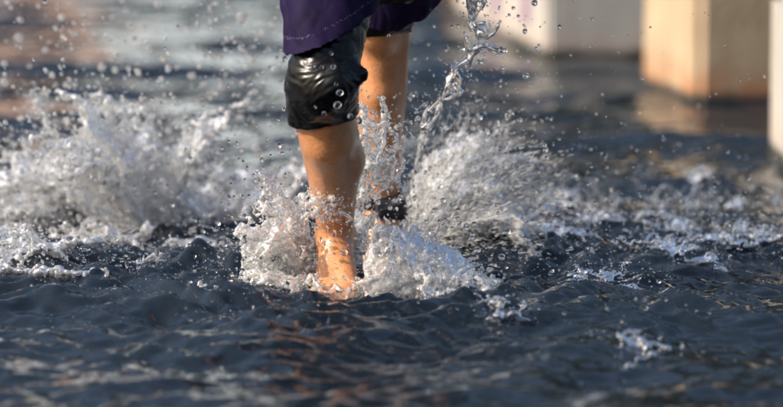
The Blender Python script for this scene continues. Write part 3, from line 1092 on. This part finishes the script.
# fan behind the trailing foot
cB = P(398, 245, 8.55)
cB[2] = 0.0
fan = [sheet(cB + [.02, 0, 0], .03, -25, 60, .95, 1.9, .26, .0029, 71, fing=8, rough=.03, hole=.12),
       sheet(cB + [.03, .05, 0], .03, -10, 80, .75, 2.2, .27, .0029, 72, fing=8, rough=.03, hole=.12),
       sheet(cB + [.05, 0, 0], .03, -40, 45, 1.35, 1.35, .22, .0029, 73, fing=8, rough=.025, hole=.1)]
splash('fan_splash', cat(*fan), FROTH, .0037, 'wide white fan of spray flung out behind the strapped ankle')

# twisted strand rising beside the shorts
YS = 8.25
st_ = [strand([P(423, 128, YS), P(437, 112, YS), P(447, 92, YS), P(456, 72, YS), P(470, 62, YS), P(474, 48, YS), P(480, 34, YS), P(472, 18, YS), P(476, 4, YS), P(482, -16, YS)], .0058, 81, wig=.014),
       strand([P(474, 50, YS), P(484, 47, YS), P(497, 51, YS), P(503, 49, YS)], .0058, 82, wig=.004),
       strand([P(478, 36, YS), P(488, 38, YS), P(496, 30, YS), P(499, 22, YS)], .0052, 83, wig=.004),
       strand([P(470, 60, YS), P(468, 46, YS), P(468, 36, YS)], .005, 84, wig=.004),
       strand([P(472, 18, YS), P(482, 8, YS), P(486, -6, YS)], .006, 85, wig=.008),
       strand([P(472, 14, YS), P(471, 2, YS), P(474, -12, YS)], .006, 86, wig=.008),
       strand([P(476, 26, YS), P(486, 22, YS), P(488, 30, YS)], .0055, 87, wig=.006),
       strand([P(447, 92, YS), P(448, 78, YS), P(452, 74, YS)], .0052, 88, wig=.004),
       strand([P(456, 72, YS), P(458, 86, YS), P(446, 90, YS)], .005, 89, wig=.004),
       strand([P(423, 128, YS), P(437, 112, YS), P(447, 92, YS), P(456, 72, YS), P(470, 62, YS), P(474, 48, YS), P(480, 34, YS), P(472, 18, YS), P(476, 4, YS), P(482, -16, YS)], .0046, 181, wig=.03, broken=True)]
splash('water_strand', cat(*st_), CLEAR, .0026, 'twisted clear strand of water rising beside the purple shorts', drop=.12, jit=.02, rmax=.0042)

# plume on the open water side, farther back
cP = P(150, 243, 8.85)
cP[2] = 0.0
YP = 8.95
pl = [sheet(cP, .04, 95, 235, .95, 2.1, .33, .0032, 91, fing=11, rough=.045, hole=.29),
      sheet(cP + [.02, 0, 0], .03, 130, 200, .75, 2.5, .30, .003, 191, fing=12, rough=.035, hole=.31),
      sheet(cP + [.0, .1, 0], .03, -20, 60, .65, 2.2, .30, .003, 192, fing=12, rough=.035, hole=.31),
      sheet(cP + [-.05, .1, 0], .04, 110, 200, 1.5, 1.7, .30, .0034, 92, fing=11, rough=.045, hole=.3),
      sheet(cP + [.03, .05, 0], .03, 40, 130, .35, 2.1, .28, .0031, 93, fing=7, rough=.03, hole=.28),
      strand([P(80, 152, YP), P(64, 138, YP), P(52, 122, YP), P(38, 104, YP), P(32, 92, YP)], .0048, 94, wig=.02, broken=True),
      strand([P(122, 150, YP), P(126, 132, YP), P(130, 114, YP), P(118, 112, YP)], .005, 95, wig=.02, broken=True),
      strand([P(130, 114, YP), P(140, 112, YP), P(152, 118, YP)], .005, 96, wig=.02, broken=True),
      strand([P(196, 122, YP), P(210, 138, YP), P(222, 160, YP), P(232, 186, YP)], .0048, 97, wig=.02, broken=True),
      strand([P(40, 175, YP), P(55, 164, YP), P(72, 168, YP), P(84, 184, YP), P(82, 204, YP)], .0048, 98, wig=.02, broken=True)]
splash('side_plume', cat(*pl), PLUME, .0043, 'tall ragged plume of splashed water on open water away from the blocks', drop=.09, jit=.04, rmax=.0065)
cQ = P(60, 222, 9.0)
cQ[2] = 0
cR = P(225, 226, 9.1)
cR[2] = 0
splash('churned_crest', cat(
    sheet(cQ, .05, 60, 260, .8, 1.15, .2, .0034, 101, fing=7, rough=.04, hole=.27),
    sheet(cQ + [-.2, .1, 0], .05, 60, 260, .7, 1.3, .2, .0034, 102, fing=7, rough=.04, hole=.27)),
    PLUME, .0043, 'low ragged crest of churned water beyond the plume', drop=.10, jit=.03, rmax=.0045)
splash('backwash', cat(
    sheet(cR, .05, 20, 200, .75, 1.3, .24, .0032, 103, fing=7, rough=.04, hole=.27),
    sheet(cR + [.1, .05, 0], .05, 20, 160, .6, 1.6, .24, .0032, 104, fing=7, rough=.04, hole=.27)),
    PLUME, .0043, 'lacy white backwash between the plume and the planted leg', drop=.10, jit=.03, rmax=.0045)

# low broken crests on both sides
r_ = np.random.default_rng(150)
low = []
for i in range(26):
    px, py = -10 + 270 * r_.random(), 196 + 88 * r_.random()
    if i >= 17:
        py = 262 + 40 * r_.random()
    b0 = G(px, py)
    b0[2] = water_z(b0[0], b0[1]) - .012
    a_ = 90 + r_.random() * 120
    low.append(sheet(b0, .03 + .04 * r_.random(), a_, a_ + 60 + 120 * r_.random(), .4 + .5 * r_.random(), .45 + (.6 if i < 17 else .15) * r_.random(), (.10 if i < 17 else .055) + .05 * r_.random(), .0032, 300 + i, fing=8, rough=.045, hole=.23))
splash('broken_crests', cat(*low), PLUME, .0038, 'low broken silver crests running from the plume towards the planted foot', drop=.10, jit=.03, rmax=.0045)
low = []
spots = [(520 + 270 * r_.random(), 188 + 85 * r_.random() ** 1.2) for _ in range(18)]
spots += [(575, 290), (598, 302), (622, 306), (592, 282), (640, 300), (515, 330), (634, 360), (562, 266), (660, 236), (486, 304), (540, 284), (700, 270), (735, 250)]
for i, (px, py) in enumerate(spots):
    b0 = G(px, py)
    b0[2] = water_z(b0[0], b0[1]) - .012
    a_ = r_.random() * 360
    low.append(sheet(b0, .02 + .03 * r_.random(), a_, a_ + 50 + 110 * r_.random(), .4 + .4 * r_.random(), .4 + .4 * r_.random(), (.08 if py < 260 else .06) + .04 * r_.random(), .0026, 400 + i, fing=9, rough=.05, hole=.27))
splash('choppy_crests', cat(*low), CLEAR, .0036, 'scattered low spatters on the dark water before the concrete blocks', drop=.2, jit=.05, rmax=.0036)

# small spikes and lumps on the open water
sp = []
r_ = np.random.default_rng(200)
for i in range(90):
    px, py = 520 + r_.random() * 270, 185 + r_.random() ** 1.3 * 80
    b0 = G(px, py)
    b0[2] = water_z(b0[0], b0[1])
    hgt = .008 + .026 * r_.random() ** 2
    lean = r_.normal(size=2) * .025
    sp.append(strand([b0 + [0, 0, -.01], b0 + [lean[0] * .5, lean[1] * .5, hgt * .7], b0 + [lean[0], lean[1], hgt]], .0032, 200 + i, wig=.008))
for px, py in ((510, 330), (522, 323), (600, 302), (612, 297), (628, 368), (640, 360), (618, 352), (660, 240), (655, 222), (570, 285)):
    b0 = G(px, py)
    b0[2] = water_z(b0[0], b0[1])
    k = 5 + int(r_.random() * 6)
    sp.append((b0 + r_.normal(size=(k, 3)) * [.024, .03, .006] + [0, 0, .002], .003 + .010 * r_.random(k) ** 2))
splash('water_lumps', cat(*sp), CLEAR, .003, 'small jumping spikes and bubbles of water scattered over the dark surface', drop=.8, jit=.03, rmax=.0028)

# ------------------------------------------------------------------ droplets
r_ = np.random.default_rng(300)
dp, dr_, da, ds = [], [], [], []


def spray(n, centre, sig, ymean, ysig, r0, r1, src=None, power=2.5, st=1.6):
    for _ in range(n):
        px, py = centre[0] + r_.normal() * sig[0], centre[1] + r_.normal() * sig[1]
        Y = ymean + r_.normal() * ysig
        p = P(px, py, Y)
        if p[2] < .01:
            continue
        dp.append(p)
        dr_.append(r0 + (r1 - r0) * r_.random() ** power)
        a = (p - src if src is not None else r_.normal(size=3))
        a = unit(a + r_.normal(size=3) * .25 * np.linalg.norm(a))
        da.append(a)
        ds.append(1 + (st - 1) * r_.random() ** 2 * 1.5)


spray(620, (120, 80), (110, 60), 9.1, .35, .0014, .0072, cP)
spray(560, (150, 150), (95, 45), 8.9, .25, .002, .0065, cP)
spray(300, (40, 170), (45, 40), 8.9, .25, .002, .0065, cP)
spray(150, (240, 60), (30, 45), 9.0, .3, .0018, .006, cR)
spray(460, (270, 215), (40, 42), 7.98, .08, .0012, .0055, cF)
spray(260, (368, 140), (20, 36), 8.0, .06, .0013, .005, cM)
spray(420, (420, 245), (55, 30), 7.95, .1, .0012, .0052, cL)
spray(420, (460, 150), (55, 45), 8.5, .12, .0012, .0046, cB)
spray(260, (500, 110), (60, 55), 8.5, .2, .001, .0036, cB)
spray(260, (640, 190), (90, 35), 8.9, .4, .001, .0036)
spray(120, (620, 90), (110, 60), 8.6, .4, .001, .003)
spray(120, (480, 40), (45, 50), 8.35, .15, .001, .0042)
def skim(n, x0, x1, y0, y1, lift, r0, r1):
    for _ in range(n):
        p = G(x0 + (x1 - x0) * r_.random(), y0 + (y1 - y0) * r_.random())
        if noise(p[0] * 5, p[1] * 3, 2.5) < -.05:
            continue
        p[2] = water_z(p[0], p[1]) + abs(r_.normal()) * lift
        dp.append(p)
        dr_.append(r0 + (r1 - r0) * r_.random() ** 3)
        da.append(unit(r_.normal(size=3)))
        ds.append(1 + 1.5 * r_.random() ** 2)


skim(2000, -10, 260, 205, 292, .02, .0012, .0045)
skim(1500, 500, 800, 180, 270, .018, .001, .0038)
skim(500, 240, 520, 280, 310, .008, .001, .003)
skim(260, 470, 730, 275, 385, .014, .0008, .0045)
skim(260, 40, 330, 286, 342, .010, .0010, .0036)
skim(1100, -10, 320, 250, 312, .010, .0008, .0032)
dp, dr_, da, ds = (np.array(a) for a in (dp, dr_, da, ds))
for far, mat_, label in ((True, SPRAY, 'blurred spray of bright drops hanging over the plume and the open water'), (False, CLEAR, 'fine clear spray hanging round the legs of the runner')):
    zone = (dp[:, 1] > 8.62) == far
    big = zone & (dr_ > .0026) & (dp[:, 1] < 8.45)
    sm_ = zone & ~big
    vb, fb = drops_mesh('spray', dp[sm_], dr_[sm_], da[sm_], ds[sm_], ico=ICO0, seed=6, raw=True)
    if big.any():
        va, fa = drops_mesh('spray', dp[big], dr_[big], da[big], ds[big], seed=5, raw=True)
        me = mesh_np('spray', np.concatenate([va, vb]), [fa, fb + len(va)])
    else:
        me = mesh_np('spray', vb, [fb])
    tag(link('spray', me, mat_), label, 'spray', kind='stuff')

# drawn-out threads of the fan
n = 12000
r_ = np.random.default_rng(310)
ang = np.clip(r_.normal(.52, .40, n), -.25, 1.35)
dep = r_.normal(0, .13, n)
dist = .05 + .37 * r_.random(n) ** .8 * (1 - .35 * np.abs(ang - .5))
dist *= 1 + .45 * noise(ang * 5, dep * 6, 3.0) + .25 * noise(ang * 14, dep * 15, 8.0)
p = cB + np.stack([.0 + dist * np.cos(ang), dep + .1 * dist, .02 + dist * np.sin(ang) * 1.02], -1)
ax = np.stack([np.cos(ang), r_.normal(0, .2, n), np.sin(ang) - .15], -1)
ax += r_.normal(size=(n, 3)) * .2
ax /= np.linalg.norm(ax, axis=1)[:, None]
ok = p[:, 2] > .015
fan_t = link('fan_threads', drops_mesh('fan_threads', p[ok], (.0004 + .0009 * r_.random(ok.sum()) ** 2), ax[ok], 1.5 + 12 * r_.random(ok.sum()) ** 1.5, ico=ICO0, seed=8), FANW)
tag(fan_t, 'hazy mass of drawn out water threads inside the white fan', 'spray', kind='stuff')

# single droplets large enough to pick out
ZONES = [
    ('clear round droplet flying clear of the twisted strand towards the white block', 'droplets by the strand', 8.2,
     [(534, 3, 3.2), (513, 8, 1.8), (509, 15, 1.6), (518, 16, 1.6), (525, 31, 2.4), (559, 27, 2.6), (539, 45, 1.4), (536, 48, 1.8), (526, 76, 3.2), (503, 68, 2.4), (480, 62, 3.2), (458, 26, 2.2), (456, 62, 2.4), (462, 49, 2.2), (502, 50, 4.0), (540, 27, 1), (546, 150, 3), (547, 158, 2.4), (545, 145, 2.0), (642, 79, 1.6)]),
    ('clear bead of water flying across the wet black legging', 'droplets before the black legging', 7.62,
     [(333, 67, 2.6), (340, 93, 3.2), (337, 105, 3.8), (324, 114, 2.6), (331, 53, 2.0), (313, 66, 2.0), (322, 67, 2.0), (350, 116, 2.8), (359, 121, 3.2), (336, 84, 1.8), (315, 107, 1.4)]),
    ('round droplet glinting over the splash between the legs', 'droplets between the legs', 7.9,
     [(372, 112, 2.4), (384, 110, 3.0), (388, 117, 2.6), (352, 143, 3.0), (365, 137, 2.2), (379, 160, 2.2), (374, 171, 2.2), (385, 187, 2.0), (356, 175, 2.2), (368, 128, 2.4), (378, 202, 2.6), (395, 200, 2.6), (390, 208, 2.4)]),
    ('fat clear droplet beside the glassy lobe of water', 'droplets by the lobe', 7.86,
     [(378, 252, 4.4), (384, 276, 4.0), (372, 285, 4.2), (396, 238, 3.0), (420, 232, 3.0), (404, 222, 2.6), (440, 222, 2.8), (474, 224, 2.4), (472, 238, 2.8), (478, 250, 2.6), (502, 257, 3.2), (508, 232, 2.4), (362, 284, 2.8), (443, 200, 2.4), (458, 210, 2.6), (466, 228, 3.2), (490, 246, 2.6), (430, 240, 2.4)]),
    ('clear droplet falling back by the froth at the planted foot', 'droplets by the foot', 7.86,
     [(288, 284, 3.0), (307, 280, 3.4), (266, 270, 2.6), (344, 252, 3.4), (262, 238, 2.4), (281, 218, 3.0), (250, 222, 2.4), (245, 258, 2.0), (296, 200, 2.4), (268, 198, 2.4), (302, 232, 2.2), (333, 276, 2.4)]),
    ('blurred bright droplet thrown high over the open water by the plume', 'droplets over the plume', 9.1,
     [(61, 18, 3.6), (158, 5, 3.8), (75, 34, 3.0), (18, 38, 4), (116, 56, 3.2), (198, 24, 3.2), (242, 19, 5.4), (262, 33, 3.6), (163, 60, 3.4), (102, 67, 3.6), (115, 70, 3.0), (52, 75, 3.0), (66, 85, 3.0), (5, 82, 4.2), (192, 76, 3.4), (204, 85, 3.6), (149, 50, 3.4), (138, 72, 3.2), (4, 64, 3.2), (214, 57, 3), (252, 60, 3.6), (272, 25, 3.0), (187, 29, 2.6), (84, 15, 3.2), (95, 35, 2.8), (32, 98, 3.2), (168, 131, 3.2), (186, 134, 3.4), (240, 118, 3.6), (255, 148, 3.4), (255, 92, 3), (222, 88, 3), (45, 50, 3), (20, 20, 3), (130, 25, 3), (110, 40, 2.6)]),
    ('clear droplet above the far rim of the white fan', 'droplets over the fan', 8.4,
     [(430, 128, 3.0), (437, 107, 3.0), (446, 128, 3.0), (457, 140, 2.6), (464, 158, 2.6), (487, 133, 3.0), (508, 142, 2.2), (520, 120, 2.6), (500, 128, 2.2), (528, 178, 2.2), (512, 160, 2.2), (530, 160, 2), (418, 118, 2.6), (425, 105, 2.4), (412, 95, 2.6), (480, 118, 2.2), (544, 192, 2.2), (560, 205, 2.2)]),
]
r_ = np.random.default_rng(400)
protos, far_protos = [], []
for k in range(6):
    me = drops_mesh('water_droplet', np.zeros((1, 3)), np.ones(1), unit(r_.normal(size=3))[None], np.array([1 + .5 * r_.random()]), ico=ICO2, wob=.16, seed=40 + k)
    me.materials.append(CLEAR)
    protos.append(me)
    me = me.copy()
    me.materials[0] = SPRAY
    far_protos.append(me)
for label, group, Y0, lst in ZONES:
    for px, py, rp in lst:
        Y = Y0 + r_.normal() * (.12 if Y0 > 9 else .03)
        o = bpy.data.objects.new('water_droplet', protos[r_.integers(6)])
        o.location = P(px, py, Y)
        s_ = rp * Y / F
        o.scale = (s_, s_, s_)
        if Y0 > 9:
            o.data = far_protos[r_.integers(6)]
        o.rotation_euler = r_.random(3) * 6.28
        col.objects.link(o)
        rank = sorted((q[2] for q in lst), reverse=True)
        size = 'biggest' if rp == rank[0] and rank[0] > rank[1] else 'large' if rp >= rank[len(rank) // 3] else 'small' if rp > rank[2 * len(rank) // 3] else 'tiny'
        tag(o, size + ' ' + label.replace('fat ', ''), 'droplet', size + ' ' + group)

# beads of water on the skin and the cloth
bm_pts, bm_r = [], []
for src, nb in ((skin_o.data, 2600), (leg_cloth.data, 260)):
    c_ = np.empty(len(src.vertices) * 3, np.float32)
    src.vertices.foreach_get('co', c_)
    c_ = c_.reshape(-1, 3)
    nrm = np.empty(len(c_) * 3, np.float32)
    src.vertex_normals.foreach_get('vector', nrm)
    nrm = nrm.reshape(-1, 3)
    okv = np.where((c_[:, 2] < .62) & (c_[:, 2] > .01) & (nrm[:, 1] < .1))[0]
    if src is skin_o.data:
        okv = okv[c_[okv, 2] < .60]
    ch = okv[r_.integers(0, len(okv), nb)]
    rr = .0006 + .0022 * r_.random(nb) ** 3
    bm_pts.append(c_[ch] + nrm[ch] * (rr * .35)[:, None])
    bm_r.append(rr)
bm_pts, bm_r = np.concatenate(bm_pts), np.concatenate(bm_r)
beads = pchild('water_beads', drops_mesh('water_beads', bm_pts, bm_r, np.tile([0, 0, 1.0], (len(bm_r), 1)), 1 + 3.5 * r_.random(len(bm_r)) ** 3, ico=ICO0, seed=12), CLEAR)
beads['kind'] = 'stuff'
